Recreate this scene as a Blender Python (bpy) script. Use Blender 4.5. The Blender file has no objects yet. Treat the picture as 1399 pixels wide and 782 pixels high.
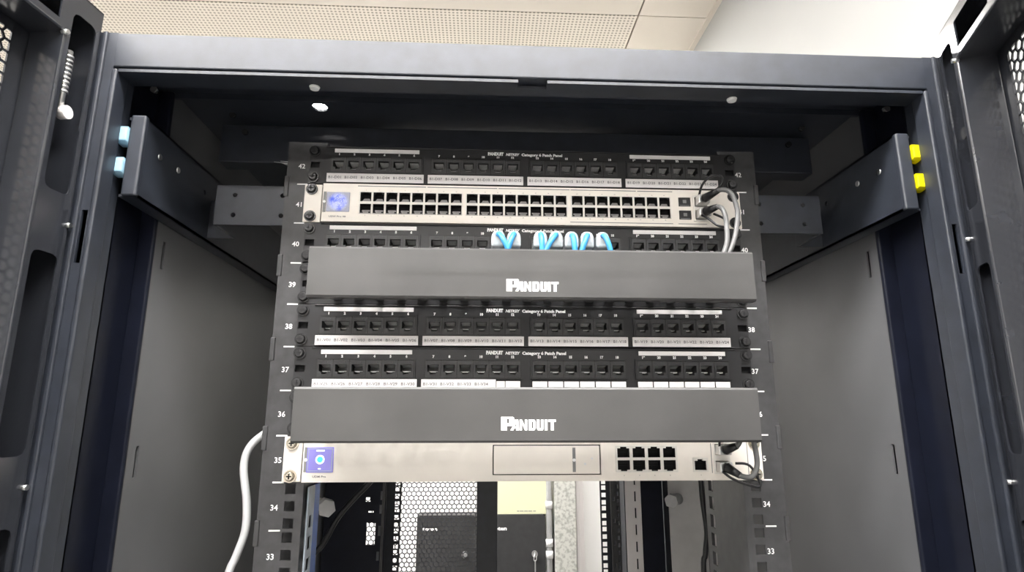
import bpy, bmesh, math, random
from mathutils import Vector, Matrix
random.seed(7)
S = 0.001
scene = bpy.context.scene
COL = scene.collection
PI = math.pi

# ------------------------------------------------------------------ camera
cam_d = bpy.data.cameras.new('camera')
cam = bpy.data.objects.new('camera', cam_d)
COL.objects.link(cam)
scene.camera = cam
cam_d.sensor_fit = 'HORIZONTAL'
cam_d.sensor_width = 36.0
cam_d.lens = 812.06 / 1399.0 * 36.0
cam_d.clip_start = 0.01
cam.location = (-0.04644, -0.62105, 1.67423)
cam.rotation_euler = (PI / 2 + 0.2166, 0.0, -0.04986)

# ------------------------------------------------------------------ world, exposure
world = bpy.data.worlds.new('World')
scene.world = world
world.use_nodes = True
world.node_tree.nodes['Background'].inputs[0].default_value = (0.93, 0.96, 1.0, 1)
world.node_tree.nodes['Background'].inputs[1].default_value = 0.35
vs = scene.view_settings
vs.view_transform = 'Standard'
vs.look = 'None'
vs.exposure = 0.17
vs.gamma = 1.0
vs.use_curve_mapping = False
LAMP = 52.0


# ------------------------------------------------------------------ materials
def mat(name, col, rough=0.5, metal=0.0, spec=0.5, emit=None, estr=0.0, noise=None, bump=None, trans=0.0, coat=0.0):
    m = bpy.data.materials.new(name)
    m.use_nodes = True
    nt = m.node_tree
    b = nt.nodes['Principled BSDF']
    b.inputs['Base Color'].default_value = (*col, 1)
    b.inputs['Roughness'].default_value = rough
    b.inputs['Metallic'].default_value = metal
    b.inputs['Specular IOR Level'].default_value = spec
    b.inputs['Coat Weight'].default_value = coat
    if trans:
        b.inputs['Transmission Weight'].default_value = trans
    if emit:
        b.inputs['Emission Color'].default_value = (*emit, 1)
        b.inputs['Emission Strength'].default_value = estr
    if noise or bump:
        tc = nt.nodes.new('ShaderNodeTexCoord')
        if noise:
            sc, amt = noise
            n = nt.nodes.new('ShaderNodeTexNoise')
            n.inputs['Scale'].default_value = sc
            n.inputs['Detail'].default_value = 5
            nt.links.new(tc.outputs['Object'], n.inputs['Vector'])
            r = nt.nodes.new('ShaderNodeValToRGB')
            r.color_ramp.elements[0].position = 0.3
            r.color_ramp.elements[1].position = 0.7
            r.color_ramp.elements[0].color = (*[c * (1 - amt) for c in col], 1)
            r.color_ramp.elements[1].color = (*[min(1, c * (1 + amt)) for c in col], 1)
            nt.links.new(n.outputs['Fac'], r.inputs['Fac'])
            nt.links.new(r.outputs['Color'], b.inputs['Base Color'])
        if bump:
            sc, st = bump
            n2 = nt.nodes.new('ShaderNodeTexNoise')
            n2.inputs['Scale'].default_value = sc
            n2.inputs['Detail'].default_value = 3
            nt.links.new(tc.outputs['Object'], n2.inputs['Vector'])
            bp = nt.nodes.new('ShaderNodeBump')
            bp.inputs['Strength'].default_value = st
            bp.inputs['Distance'].default_value = 0.0005
            nt.links.new(n2.outputs['Fac'], bp.inputs['Height'])
            nt.links.new(bp.outputs['Normal'], b.inputs['Normal'])
    return m


M = {}
M['paint'] = mat('black powder coat', (0.022, 0.026, 0.036), 0.43, spec=0.62, noise=(60, .2), bump=(1800, .25))
M['doorpaint'] = mat('black door coat', (0.024, 0.026, 0.032), 0.17, spec=1.0, noise=(60, .1))
M['paintshade'] = mat('shaded black coat', (0.006, 0.0075, 0.015), 0.45, spec=0.2, noise=(40, .2))  # darker copy of the powder coat, shade of deep parts in its colour
M['side'] = mat('grey inner side panel', (0.088, 0.09, 0.095), 0.34, noise=(20, .06), bump=(1800, .15))
M['rail'] = mat('charcoal rail', (0.045, 0.045, 0.047), 0.42, noise=(90, .2), bump=(1500, .15))
M['panel'] = mat('black patch plate', (0.018, 0.018, 0.02), 0.42, noise=(50, .2), bump=(1500, .15))
M['plastic'] = mat('black plastic', (0.014, 0.014, 0.015), 0.35, noise=(80, .2))
M['plastic2'] = mat('dark grey plastic', (0.035, 0.035, 0.037), 0.4, noise=(80, .2))
M['contactlit'] = mat('lit grey contacts', (0.6, 0.6, 0.6), 0.35, noise=(200, .2))  # paler than bare contacts: reflection and lit socket floor put into the colour
M['hole'] = mat('deep black', (0.004, 0.004, 0.005), 0.8, noise=(80, .2))
M['white'] = mat('white print', (0.9, 0.9, 0.89), 0.6)
M['label'] = mat('white label', (0.86, 0.83, 0.83), 0.5, noise=(30, .04))
M['ink'] = mat('grey ink', (0.16, 0.15, 0.16), 0.7)
M['cream'] = mat('cream coated metal', (0.9, 0.845, 0.775), 0.35, noise=(40, .03), metal=0.0)
M['cream2'] = mat('cream port frame', (0.78, 0.75, 0.7), 0.35, noise=(40, .03))
M['greystrip'] = mat('grey strip', (0.22, 0.22, 0.22), 0.5, noise=(40, .05))
M['tongue'] = mat('port tongue', (0.25, 0.235, 0.235), 0.4, noise=(200, .15))
M['cover'] = mat('cover plastic', (0.052, 0.051, 0.051), 0.34, spec=.8, noise=(12, .2), bump=(900, .1))
M['screw'] = mat('black screw', (0.05, 0.05, 0.052), 0.2, metal=0.4, noise=(90, .2))
M['nickel'] = mat('nickel screw', (0.62, 0.57, 0.48), 0.25, metal=1.0, noise=(200, .2))
M['steel'] = mat('zinc steel', (0.72, 0.72, 0.72), 0.3, metal=1.0, noise=(90, .1))
M['bluecable'] = mat('blue cable', (0.045, 0.28, 0.6), 0.4, noise=(40, .1))
M['clear'] = mat('clear plug', (0.72, 0.78, 0.8), 0.15, trans=0.45, noise=(150, .15))
M['greycable'] = mat('grey cable', (0.14, 0.14, 0.14), 0.35, noise=(60, .1))
M['whitecable'] = mat('white cable', (0.75, 0.76, 0.77), 0.4, noise=(60, .05))
M['blackcable'] = mat('black cable', (0.012, 0.012, 0.014), 0.3, noise=(60, .1))
M['blueclip'] = mat('pale blue clip', (0.36, 0.6, 0.78), 0.35, noise=(60, .1))
M['yellowclip'] = mat('yellow clip', (0.85, 0.74, 0.0), 0.4, noise=(60, .05))
M['bluestrip'] = mat('blue strip', (0.02, 0.1, 0.42), 0.4, noise=(60, .15))
M['palelip'] = mat('pale lip', (0.35, 0.4, 0.47), 0.4, noise=(60, .15))
M['litside'] = mat('lit side panel grey', (0.55, 0.54, 0.53), 0.45, noise=(30, .08))
M['ltgrey'] = mat('light grey steel', (0.45, 0.45, 0.45), 0.4, noise=(60, .1))
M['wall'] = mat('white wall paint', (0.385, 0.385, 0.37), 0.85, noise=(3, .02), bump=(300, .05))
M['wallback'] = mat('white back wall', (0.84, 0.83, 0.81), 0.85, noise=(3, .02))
M['floor'] = mat('grey raised floor', (0.36, 0.355, 0.35), 0.4, noise=(8, .1))
M['tile'] = mat('cream ceiling tile', (0.66, 0.6, 0.52), 0.7, noise=(5, .02))
M['seam'] = mat('ceiling grid', (0.35, 0.33, 0.3), 0.7, noise=(5, .05))
M['lamp'] = mat('lamp diffuser', (0.9, 0.9, 0.9), 0.5, emit=(1.0, 0.975, 0.95), estr=LAMP)
M['lampdim'] = mat('narrow lamp diffuser', (0.9, 0.9, 0.9), 0.5, emit=(1.0, 0.975, 0.95), estr=LAMP * .8)
M['lampframe'] = mat('lamp frame', (0.8, 0.8, 0.8), 0.4, noise=(20, .03))
M['sheet'] = mat('pale yellow board', (0.64, 0.64, 0.44), 0.6, noise=(6, .03))
M['boxblack'] = mat('charcoal box', (0.03, 0.03, 0.031), 0.5, noise=(40, .15))
M['pipe'] = mat('grey pipe', (0.42, 0.42, 0.42), 0.35, metal=0.3, noise=(20, .1))
M['jamb'] = mat('white jamb', (0.78, 0.74, 0.73), 0.6, noise=(8, .03))
M['gold'] = mat('brass latch', (0.75, 0.68, 0.3), 0.3, metal=0.7, noise=(90, .1))


def granite():
    m = mat('speckled granite', (0.5, 0.5, 0.47), 0.4)
    nt = m.node_tree
    b = nt.nodes['Principled BSDF']
    tc = nt.nodes.new('ShaderNodeTexCoord')
    n = nt.nodes.new('ShaderNodeTexNoise')
    n.inputs['Scale'].default_value = 85
    n.inputs['Detail'].default_value = 6
    r = nt.nodes.new('ShaderNodeValToRGB')
    r.color_ramp.elements[0].position = .38
    r.color_ramp.elements[0].color = (.34, .34, .31, 1)
    r.color_ramp.elements[1].position = .55
    r.color_ramp.elements[1].color = (.54, .54, .5, 1)
    nt.links.new(tc.outputs['Object'], n.inputs['Vector'])
    nt.links.new(n.outputs['Fac'], r.inputs['Fac'])
    nt.links.new(r.outputs['Color'], b.inputs['Base Color'])
    return m


def perforated():
    """cream metal ceiling panel with a fine square grid of punched holes"""
    m = mat('perforated ceiling tile', (0.76, 0.715, 0.63), 0.7)
    nt = m.node_tree
    b = nt.nodes['Principled BSDF']
    tc = nt.nodes.new('ShaderNodeTexCoord')
    sc = nt.nodes.new('ShaderNodeVectorMath')
    sc.operation = 'MULTIPLY'
    sc.inputs[1].default_value = (1 / 0.0105, 1 / 0.0105, 0)
    fr = nt.nodes.new('ShaderNodeVectorMath')
    fr.operation = 'FRACTION'
    su = nt.nodes.new('ShaderNodeVectorMath')
    su.operation = 'SUBTRACT'
    su.inputs[1].default_value = (.5, .5, 0)
    ln = nt.nodes.new('ShaderNodeVectorMath')
    ln.operation = 'LENGTH'
    r = nt.nodes.new('ShaderNodeValToRGB')
    r.color_ramp.elements[0].position = .24
    r.color_ramp.elements[0].color = (.3, .27, .22, 1)
    r.color_ramp.elements[1].position = .34
    r.color_ramp.elements[1].color = (.72, .655, .565, 1)
    L = nt.links.new
    L(tc.outputs['Object'], sc.inputs[0])
    L(sc.outputs[0], fr.inputs[0])
    L(fr.outputs[0], su.inputs[0])
    L(su.outputs[0], ln.inputs[0])
    L(ln.outputs['Value'], r.inputs['Fac'])
    L(r.outputs['Color'], b.inputs['Base Color'])
    return m


def dots_screen():
    """small status screen: a disc of blue and white lights on a grey-lilac ground"""
    m = mat('dot screen', (.3, .33, .5), 0.25)
    nt = m.node_tree
    b = nt.nodes['Principled BSDF']
    L = nt.links.new
    tc = nt.nodes.new('ShaderNodeTexCoord')
    v = nt.nodes.new('ShaderNodeTexVoronoi')
    v.inputs['Scale'].default_value = 620
    L(tc.outputs['Object'], v.inputs['Vector'])
    n = nt.nodes.new('ShaderNodeTexNoise')
    n.inputs['Scale'].default_value = 110
    L(tc.outputs['Object'], n.inputs['Vector'])
    r = nt.nodes.new('ShaderNodeValToRGB')
    e = r.color_ramp.elements
    e[0].position = .36
    e[0].color = (.04, .09, .75, 1)
    e[1].position = .62
    e[1].color = (.45, .5, .8, 1)
    L(n.outputs['Fac'], r.inputs['Fac'])
    r2 = nt.nodes.new('ShaderNodeValToRGB')
    r2.color_ramp.elements[0].position = .12
    r2.color_ramp.elements[0].color = (1, 1, 1, 1)
    r2.color_ramp.elements[1].position = .3
    r2.color_ramp.elements[1].color = (0, 0, 0, 1)
    L(v.outputs['Distance'], r2.inputs['Fac'])
    mx = nt.nodes.new('ShaderNodeMix')
    mx.data_type = 'RGBA'
    L(r2.outputs['Color'], mx.inputs['Factor'])
    L(r.outputs['Color'], mx.inputs['A'])
    mx.inputs['B'].default_value = (.75, .85, 1, 1)
    ln = nt.nodes.new('ShaderNodeVectorMath')
    ln.operation = 'LENGTH'
    L(tc.outputs['Object'], ln.inputs[0])
    r3 = nt.nodes.new('ShaderNodeValToRGB')
    r3.color_ramp.elements[0].position = .0095
    r3.color_ramp.elements[0].color = (1, 1, 1, 1)
    r3.color_ramp.elements[1].position = .0108
    r3.color_ramp.elements[1].color = (0, 0, 0, 1)
    L(ln.outputs['Value'], r3.inputs['Fac'])
    mx2 = nt.nodes.new('ShaderNodeMix')
    mx2.data_type = 'RGBA'
    L(r3.outputs['Color'], mx2.inputs['Factor'])
    mx2.inputs['A'].default_value = (.3, .31, .42, 1)
    L(mx.outputs['Result'], mx2.inputs['B'])
    L(mx2.outputs['Result'], b.inputs['Base Color'])
    L(mx2.outputs['Result'], b.inputs['Emission Color'])
    b.inputs['Emission Strength'].default_value = 0.2
    return m


def brushed():
    m = M['cover']
    nt = m.node_tree
    b = nt.nodes['Principled BSDF']
    tc = nt.nodes.new('ShaderNodeTexCoord')
    mp = nt.nodes.new('ShaderNodeMapping')
    mp.inputs['Scale'].default_value = (2.2, 1, 70)
    n = nt.nodes.new('ShaderNodeTexNoise')
    n.inputs['Scale'].default_value = 1.0
    n.inputs['Detail'].default_value = 1.5
    mr = nt.nodes.new('ShaderNodeMapRange')
    mr.inputs['From Min'].default_value = .3
    mr.inputs['From Max'].default_value = .7
    mr.inputs['To Min'].default_value = .28
    mr.inputs['To Max'].default_value = .44
    nt.links.new(tc.outputs['Object'], mp.inputs['Vector'])
    nt.links.new(mp.outputs['Vector'], n.inputs['Vector'])
    nt.links.new(n.outputs['Fac'], mr.inputs['Value'])
    nt.links.new(mr.outputs['Result'], b.inputs['Roughness'])


brushed()
M['granite'] = granite()
M['perf'] = perforated()
M['dots'] = dots_screen()
M['screenblue'] = mat('lilac blue screen', (.2, .18, .5), .25, emit=(.25, .22, .62), estr=.35)
M['cyan'] = mat('cyan light', (.05, .5, .7), .3, emit=(.05, .62, .85), estr=.8)
M['glowwhite'] = mat('screen white', (.9, .95, 1), .3, emit=(.9, .97, 1), estr=.9)


# ------------------------------------------------------------------ mesh helpers (all coordinates in mm)
class G:
    def __init__(self):
        self.b = bmesh.new()
        self.mi = 0

    def _f(self, vs):
        try:
            f = self.b.faces.new(vs)
            f.material_index = self.mi
            return f
        except ValueError:
            return None

    def box(self, x0, x1, y0, y1, z0, z1, bev=0.0, seg=2):
        if x0 > x1: x0, x1 = x1, x0
        if y0 > y1: y0, y1 = y1, y0
        if z0 > z1: z0, z1 = z1, z0
        v = [self.b.verts.new(p) for p in ((x0, y0, z0), (x1, y0, z0), (x1, y1, z0), (x0, y1, z0), (x0, y0, z1), (x1, y0, z1), (x1, y1, z1), (x0, y1, z1))]
        fs = [self._f([v[i] for i in q]) for q in ((0, 3, 2, 1), (4, 5, 6, 7), (0, 1, 5, 4), (1, 2, 6, 5), (2, 3, 7, 6), (3, 0, 4, 7))]
        if bev:
            es = list({e for f in fs for e in f.edges})
            r = bmesh.ops.bevel(self.b, geom=es, offset=bev, segments=seg, profile=.5, affect='EDGES')
            for f in r['faces']: f.material_index = self.mi
        return self

    def prism(self, pts, h0, h1, axis='z', bev=0.0):
        """closed polygon pts swept along an axis; pts are the two other coordinates in xyz order"""
        def P(a, c, h):
            return {'z': (a, c, h), 'y': (a, h, c), 'x': (h, a, c)}[axis]
        A = [self.b.verts.new(P(a, c, h0)) for a, c in pts]
        B = [self.b.verts.new(P(a, c, h1)) for a, c in pts]
        n = len(pts)
        fs = [self._f(A[::-1]), self._f(B)]
        es = []
        for i in range(n):
            j = (i + 1) % n
            f = self._f([A[i], A[j], B[j], B[i]])
            fs.append(f)
        if bev:
            es = list({e for f in fs if f for e in f.edges})
            r = bmesh.ops.bevel(self.b, geom=es, offset=bev, segments=2, profile=.5, affect='EDGES')
            for f in r['faces']: f.material_index = self.mi
        return self

    def cyl(self, p0, p1, r0, r1=None, n=14, cap=True):
        r1 = r0 if r1 is None else r1
        p0, p1 = Vector(p0), Vector(p1)
        d = (p1 - p0).normalized()
        u = d.orthogonal().normalized()
        w = d.cross(u)
        A, B = [], []
        for i in range(n):
            a = 2 * PI * i / n
            o = u * math.cos(a) + w * math.sin(a)
            A.append(self.b.verts.new(p0 + o * r0))
            B.append(self.b.verts.new(p1 + o * r1))
        for i in range(n):
            j = (i + 1) % n
            f = self._f([A[i], A[j], B[j], B[i]])
            if f and n > 8: f.smooth = True
        if cap:
            self._f(A[::-1])
            self._f(B)
        return self

    def tube(self, pts, r, n=10, sub=6):
        P = [Vector(p) for p in pts]
        path = []
        for i in range(len(P) - 1):
            a = P[max(i - 1, 0)]; b = P[i]; c = P[i + 1]; d = P[min(i + 2, len(P) - 1)]
            for k in range(sub):
                t = k / sub
                path.append(.5 * ((2 * b) + (c - a) * t + (2 * a - 5 * b + 4 * c - d) * t * t + (3 * b - a - 3 * c + d) * t ** 3))
        path.append(P[-1])
        rings = []
        u = None
        for i, p in enumerate(path):
            t = (path[min(i + 1, len(path) - 1)] - path[max(i - 1, 0)]).normalized()
            u = t.orthogonal().normalized() if u is None else (u - t * u.dot(t)).normalized()
            w = t.cross(u)
            rings.append([self.b.verts.new(p + (u * math.cos(2 * PI * k / n) + w * math.sin(2 * PI * k / n)) * r) for k in range(n)])
        for A, B in zip(rings, rings[1:]):
            for k in range(n):
                f = self._f([A[k], A[(k + 1) % n], B[(k + 1) % n], B[k]])
                if f: f.smooth = True
        self._f(rings[0][::-1])
        self._f(rings[-1])
        return self

    def plate(self, a0, a1, c0, c1, h, th, holes=(), rounds=(), axis='y', seg=16):
        """plate in the plane of two axes with rectangular (a0,a1,c0,c1) and round (a,c,r) holes, real thickness th along axis from h"""
        As, Cs = {a0, a1}, {c0, c1}
        for q in holes:
            As |= {q[0], q[1]}; Cs |= {q[2], q[3]}
        for a, c, r in rounds:
            As |= {a - r * 1.3, a + r * 1.3}; Cs |= {c - r * 1.3, c + r * 1.3}
        As, Cs = sorted(As), sorted(Cs)
        t = bmesh.new()
        cache = {}

        def P(a, c, hh):
            return {'z': (a, c, hh), 'y': (a, hh, c), 'x': (hh, a, c)}[axis]

        def V(a, c):
            k = (round(a, 3), round(c, 3))
            if k not in cache: cache[k] = t.verts.new(P(a, c, h))
            return cache[k]
        done = set()
        for i in range(len(As) - 1):
            for j in range(len(Cs) - 1):
                ma, mc = (As[i] + As[i + 1]) / 2, (Cs[j] + Cs[j + 1]) / 2
                if any(q[0] < ma < q[1] and q[2] < mc < q[3] for q in holes): continue
                if any(abs(ma - a) < r * 1.3 and abs(mc - c) < r * 1.3 for a, c, r in rounds): continue
                t.faces.new([V(As[i], Cs[j]), V(As[i + 1], Cs[j]), V(As[i + 1], Cs[j + 1]), V(As[i], Cs[j + 1])])
        for a, c, r in rounds:
            k = r * 1.3
            la = [x for x in As if a - k - 1e-6 <= x <= a + k + 1e-6]
            lc = [x for x in Cs if c - k - 1e-6 <= x <= c + k + 1e-6]
            loop = [(x, c - k) for x in la[:-1]] + [(a + k, y) for y in lc[:-1]] + [(x, c + k) for x in la[:0:-1]] + [(a - k, y) for y in lc[:0:-1]]
            ang = sorted(loop, key=lambda p: math.atan2(p[1] - c, p[0] - a))
            m = len(ang)
            # refine ring
            inner = []
            outer = []
            per = max(1, seg // m)
            for q in range(m):
                p, s = ang[q], ang[(q + 1) % m]
                t0 = math.atan2(p[1] - c, p[0] - a); t1 = math.atan2(s[1] - c, s[0] - a)
                if t1 <= t0: t1 += 2 * PI
                ring = [t.verts.new(P(a + r * math.cos(t0 + (t1 - t0) * w / per), c + r * math.sin(t0 + (t1 - t0) * w / per), h)) for w in range(per)]
                inner.append(ring); outer.append(V(*p))
            for q in range(m):
                ring = inner[q] + [inner[(q + 1) % m][0]]
                t.faces.new([outer[q], outer[(q + 1) % m]] + ring[::-1])
        bmesh.ops.recalc_face_normals(t, faces=t.faces[:])
        r = bmesh.ops.extrude_face_region(t, geom=t.faces[:])
        dv = Vector(P(0, 0, th))
        for e in r['geom']:
            if isinstance(e, bmesh.types.BMVert): e.co += dv
        bmesh.ops.recalc_face_normals(t, faces=t.faces[:])
        me = bpy.data.meshes.new('tmp')
        t.to_mesh(me); t.free()
        nv = len(self.b.faces)
        self.b.from_mesh(me)
        self.b.faces.ensure_lookup_table()
        for f in self.b.faces[nv:]: f.material_index = self.mi
        bpy.data.meshes.remove(me)
        return self

    def quad(self, *p):
        self._f([self.b.verts.new(q) for q in p])
        return self

    def xform(self, mtx):
        bmesh.ops.transform(self.b, matrix=mtx, verts=self.b.verts[:])
        return self

    def mesh(self, name, mats, recalc=True):
        if recalc: bmesh.ops.recalc_face_normals(self.b, faces=self.b.faces[:])
        bmesh.ops.scale(self.b, vec=(S, S, S), verts=self.b.verts[:])
        me = bpy.data.meshes.new(name)
        self.b.to_mesh(me)
        self.b.free()
        for m in (mats if isinstance(mats, (list, tuple)) else [mats]):
            me.materials.append(M[m])
        return me

    def build(self, name, mats, parent=None, loc=(0, 0, 0), recalc=True):
        return place(name, self.mesh(name, mats, recalc), parent, loc)


def place(name, me, parent=None, loc=(0, 0, 0), rot=None):
    o = bpy.data.objects.new(name, me)
    COL.objects.link(o)
    o.location = [c * S for c in loc]
    if rot: o.rotation_euler = rot
    o.parent = parent
    return o


def thing(name, label, cat, loc=(0, 0, 0), group=None):
    o = bpy.data.objects.new(name, None)
    o.empty_display_size = .02
    COL.objects.link(o)
    o.location = [c * S for c in loc]
    return tag(o, label, cat, group)


def tag(o, label, cat, group=None):
    o['label'] = label
    o['category'] = cat
    if group: o['group'] = group
    return o


def struct(o):
    o['kind'] = 'structure'
    return o


def sub(o, label):
    o['label'] = label
    return o


_tc = {}


def text_geo(s, bold=0.0, shear=0.0):
    """vertices and faces of a line of lettering, height 1 = font size, from the built-in font"""
    k = (s, bold, shear)
    if k in _tc: return _tc[k]
    cu = bpy.data.curves.new('t', 'FONT')
    cu.body = s
    cu.size = 1
    cu.offset = bold
    cu.shear = shear
    cu.resolution_u = 2
    o = bpy.data.objects.new('t', cu)
    COL.objects.link(o)
    dg = bpy.context.evaluated_depsgraph_get()
    ev = o.evaluated_get(dg)
    me = ev.to_mesh()
    vs_ = [tuple(v.co) for v in me.vertices]
    fs_ = [tuple(p.vertices) for p in me.polygons]
    ev.to_mesh_clear()
    bpy.data.objects.remove(o)
    bpy.data.curves.remove(cu)
    _tc[k] = (vs_, fs_)
    return _tc[k]


def letters(g, s, x, y, z, h=None, w=None, align='c', bold=0.0, shear=0.0, sx=1.0):
    """adds lettering facing -y; (x,z) = centre / left, h = cap height in mm, w = forced width"""
    vs_, fs_ = text_geo(s, bold, shear)
    if not vs_: return
    x0 = min(v[0] for v in vs_); x1 = max(v[0] for v in vs_)
    y0 = min(v[1] for v in vs_); y1 = max(v[1] for v in vs_)
    k = h / 0.73
    kx = w / (x1 - x0) if w else k * sx
    off = {'c': -(x0 + x1) / 2, 'l': -x0, 'r': -x1}[align]
    bv = [g.b.verts.new((x + (v[0] + off) * kx, y, z + (v[1] - .365) * k)) for v in vs_]
    for f in fs_: g._f([bv[i] for i in f])


def hex_mesh(name, a0, a1, c0, c1, pitch, wall, th, matn, flat_top=True, fn=None):
    """a perforated sheet of hexagonal holes, real geometry; fn maps (a, depth, c) to xyz in mm"""
    V, F = [], []
    r_o = pitch / math.sqrt(3)
    r_i = (pitch - wall) / math.sqrt(3)
    dx, dy = (1.5 * r_o, pitch) if flat_top else (pitch, 1.5 * r_o)
    na, nc = int((a1 - a0) / dx), int((c1 - c0) / dy)
    ph = 0 if flat_top else PI / 6
    cs = [(math.cos(ph + i * PI / 3), math.sin(ph + i * PI / 3)) for i in range(6)]
    for i in range(na):
        for j in range(nc):
            ca = a0 + (i + .5) * dx
            cc = c0 + (j + .5) * dy
            if flat_top and i % 2: cc += pitch / 2
            if not flat_top and j % 2: ca += pitch / 2
            b = len(V)
            for d in (0, th):
                for r in (r_o, r_i):
                    V += [fn(ca + r * x, d, cc + r * y) for x, y in cs]
            for k in range(6):
                q = (k + 1) % 6
                F.append((b + k, b + q, b + 6 + q, b + 6 + k))
                F.append((b + 12 + k, b + 18 + k, b + 18 + q, b + 12 + q))
                F.append((b + 6 + k, b + 6 + q, b + 18 + q, b + 18 + k))
    me = bpy.data.meshes.new(name)
    me.from_pydata([(x * S, y * S, z * S) for x, y, z in V], [], F)
    me.materials.append(M[matn])
    return me


U = 44.45
def zb(n): return 100 + U * (n - 1)       # bottom of rack unit n


# ================================================================== the room
CE = 2700.0
struct(G().box(-3000, 547, -3200, 1780, -40, 0).build('floor', 'floor'))
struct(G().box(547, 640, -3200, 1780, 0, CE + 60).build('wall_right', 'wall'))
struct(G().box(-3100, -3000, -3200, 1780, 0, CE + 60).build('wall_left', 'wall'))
struct(G().box(-3100, 640, 1780, 1860, 0, CE + 60).build('wall_back', 'wallback'))
struct(G().box(-3100, 640, -3300, -3200, 0, CE + 60).build('wall_front', 'wallback'))
ceil = struct(G().box(-3000, 547, -3200, 1780, CE + 14, CE + 60).build('ceiling', 'seam'))
# panels of the suspended ceiling, lit panels left out of the grid
lamps = [(-2660, -1500, -760, -480), (-1480, -320, -760, -480), (-300, 540, -760, -480),
         (-900, 300, -1400, -1260),
         (-2660, -1500, -2270, -2150), (-1480, -320, -2270, -2150),
         (-500, 460, 1120, 1420), (-1480, -520, 1120, 1420)]
lamp_say = ['wide ceiling light strip close in front of the cabinet, by the left wall', 'wide ceiling light strip close in front of the cabinet, in mid row', 'wide ceiling light strip close in front of the cabinet, by the right wall',
            'narrow ceiling light strip alone in the second row before the cabinet',
            'thin ceiling light strip in the farthest row, by the left wall', 'thin ceiling light strip in the farthest row, away from the left wall',
            'wide ceiling light strip right behind the cabinet', 'wide ceiling light strip behind the cabinet toward the left wall']
rows = [(-3200, -2273), (-2270, -2150), (-2147, -1403), (-1400, -1260), (-1257, -763), (-760, -480), (-477, -103), (-100, 727), (730, 1117), (1120, 1420), (1423, 1780)]
for y0, y1 in rows:
    segs = [(-3000, -2663), (-2660, -1503), (-1500, -323), (-320, 350), (354, 547)]
    if y0 in (730, -100): segs = [(-3000, -1503), (-1500, 350), (354, 547)]
    if y0 in (-760, -1400, -2270, 1120): segs = {-760: [(-3000, -2663)], -1400: [(-3000, -903), (303, 547)], -2270: [(-3000, -2663), (-317, 547)], 1120: [(-3000, -1483), (463, 547)]}[y0]
    for x0, x1 in segs:
        m = 'perf' if (y0 == 730 and x1 < 400) else 'tile'
        G().box(x0, x1, y0, y1, CE, CE + 12).build('ceiling_panel', m, ceil)
for l, say in zip(lamps, lamp_say):
    t = thing('ceiling_light', say, 'light', ((l[0] + l[1]) / 2, (l[2] + l[3]) / 2, CE + 14), 'long ceiling light strips')
    hx, hy = (l[1] - l[0]) / 2, (l[3] - l[2]) / 2
    G().plate(-hx, hx, -hy, hy, -18, 16, holes=[(-hx + 12, hx - 12, -hy + 12, hy - 12)], axis='z').build('frame', 'lampframe', t)
    G().box(-hx + 12, hx - 12, -hy + 12, hy - 12, -8, -3).build('diffuser', 'lamp' if hy > 100 else 'lampdim', t)
# wall trim angle where ceiling meets the right wall
struct(G().box(533, 547, -3200, 1780, CE - 3, CE).build('trim_1', 'tile'))

# ------------------------------------------------------------------ behind the rack
gc = G().box(-40, 40, -45, 45, 0, CE - 4, bev=3)
tag(gc.build('granite_column', 'granite', None, (266, 1734, 0)), 'speckled grey granite column standing beside the grey pipe behind the rack', 'column')
gj = G().box(0, 36, 0, 40, 0, CE - 4, bev=3).box(6, 20, -8, 0, 0, CE - 4, bev=3)
tag(gj.build('door_jamb', 'jamb', None, (307, 1739, 0)), 'off white vertical jamb between granite column and white back wall', 'jamb')
pp = thing('pipe', 'grey steel pipe with bright couplings beside the black locker', 'pipe', (207, 1705, 0))
G().cyl((0, 0, 0), (0, 0, CE - 2), 11).build('tube', 'pipe', pp)
for z in (1354, 1222, 1182):
    G().cyl((0, 0, z - 13), (0, 0, z + 13), 13.5).build('coupling', 'lampframe', pp)

def locker(x, key, label):
    t = thing('wall_locker', label, 'locker', (x, 1700, 930), 'small black lockers behind the rack')
    G().box(0, 216, 12, 79, 0, 391, bev=4).build('body', 'boxblack', t)
    d = G().prism([(0, 0), (216, 0), (216, 382), (207, 391), (9, 391), (0, 382)], 0, 10, 'y', bev=1.5).build('door', 'boxblack', t)
    g = G(); letters(g, 'toten', 20, -.5, 344, h=13, align='l', bold=.04, w=54)
    g.build('printed_logo', 'white', d)
    G().cyl((176, 0, 256), (176, -10, 256), 11, n=16).cyl((176, -10, 256), (176, -14, 256), 5, n=12).build('lock', 'steel', d)
    if key:
        G().tube([(176, -14, 256), (172, -18, 247), (173, -18, 236), (180, -18, 238), (181, -16, 250)], 2, n=6).box(174, 178.5, -20, -17, 150, 236, bev=.8).build('key', 'steel', t)
    return t
locker(-278, False, 'black wall locker seen through the rear mesh door, no key in lock')
locker(-24, True, 'black wall locker with key hanging in its lock, beside grey pipe')
ys_ = thing('notice_board', 'pale yellow green board standing upright on the black locker', 'board', (-22, 1702, 1322))
G().box(0, 219, 0, 8, 0, 290, bev=.8).build('sheet', 'sheet', ys_)
g = G()
for a, b in ((110, 118), (120, 134), (137, 150), (152, 166), (170, 180)): g.box(a, b, -.4, 0, 9.5, 12)
g.build('printed_line', 'ink', ys_)

# ================================================================== the cabinet
cab = thing('server_cabinet', 'large open black server cabinet with mesh doors filling the picture', 'cabinet', (0, 0, 0))
# header
G().box(-391, 391, -110, -84, 1991, 2026, bev=1.2).build('header_beam', 'paint', cab)
# lip under the header with a square notch
G().plate(-386, 386, -109, -84, 1986.5, 3, holes=[(-15, 13, -109.01, -98)], axis='z').build('header_lip', 'paint', cab)
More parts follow.
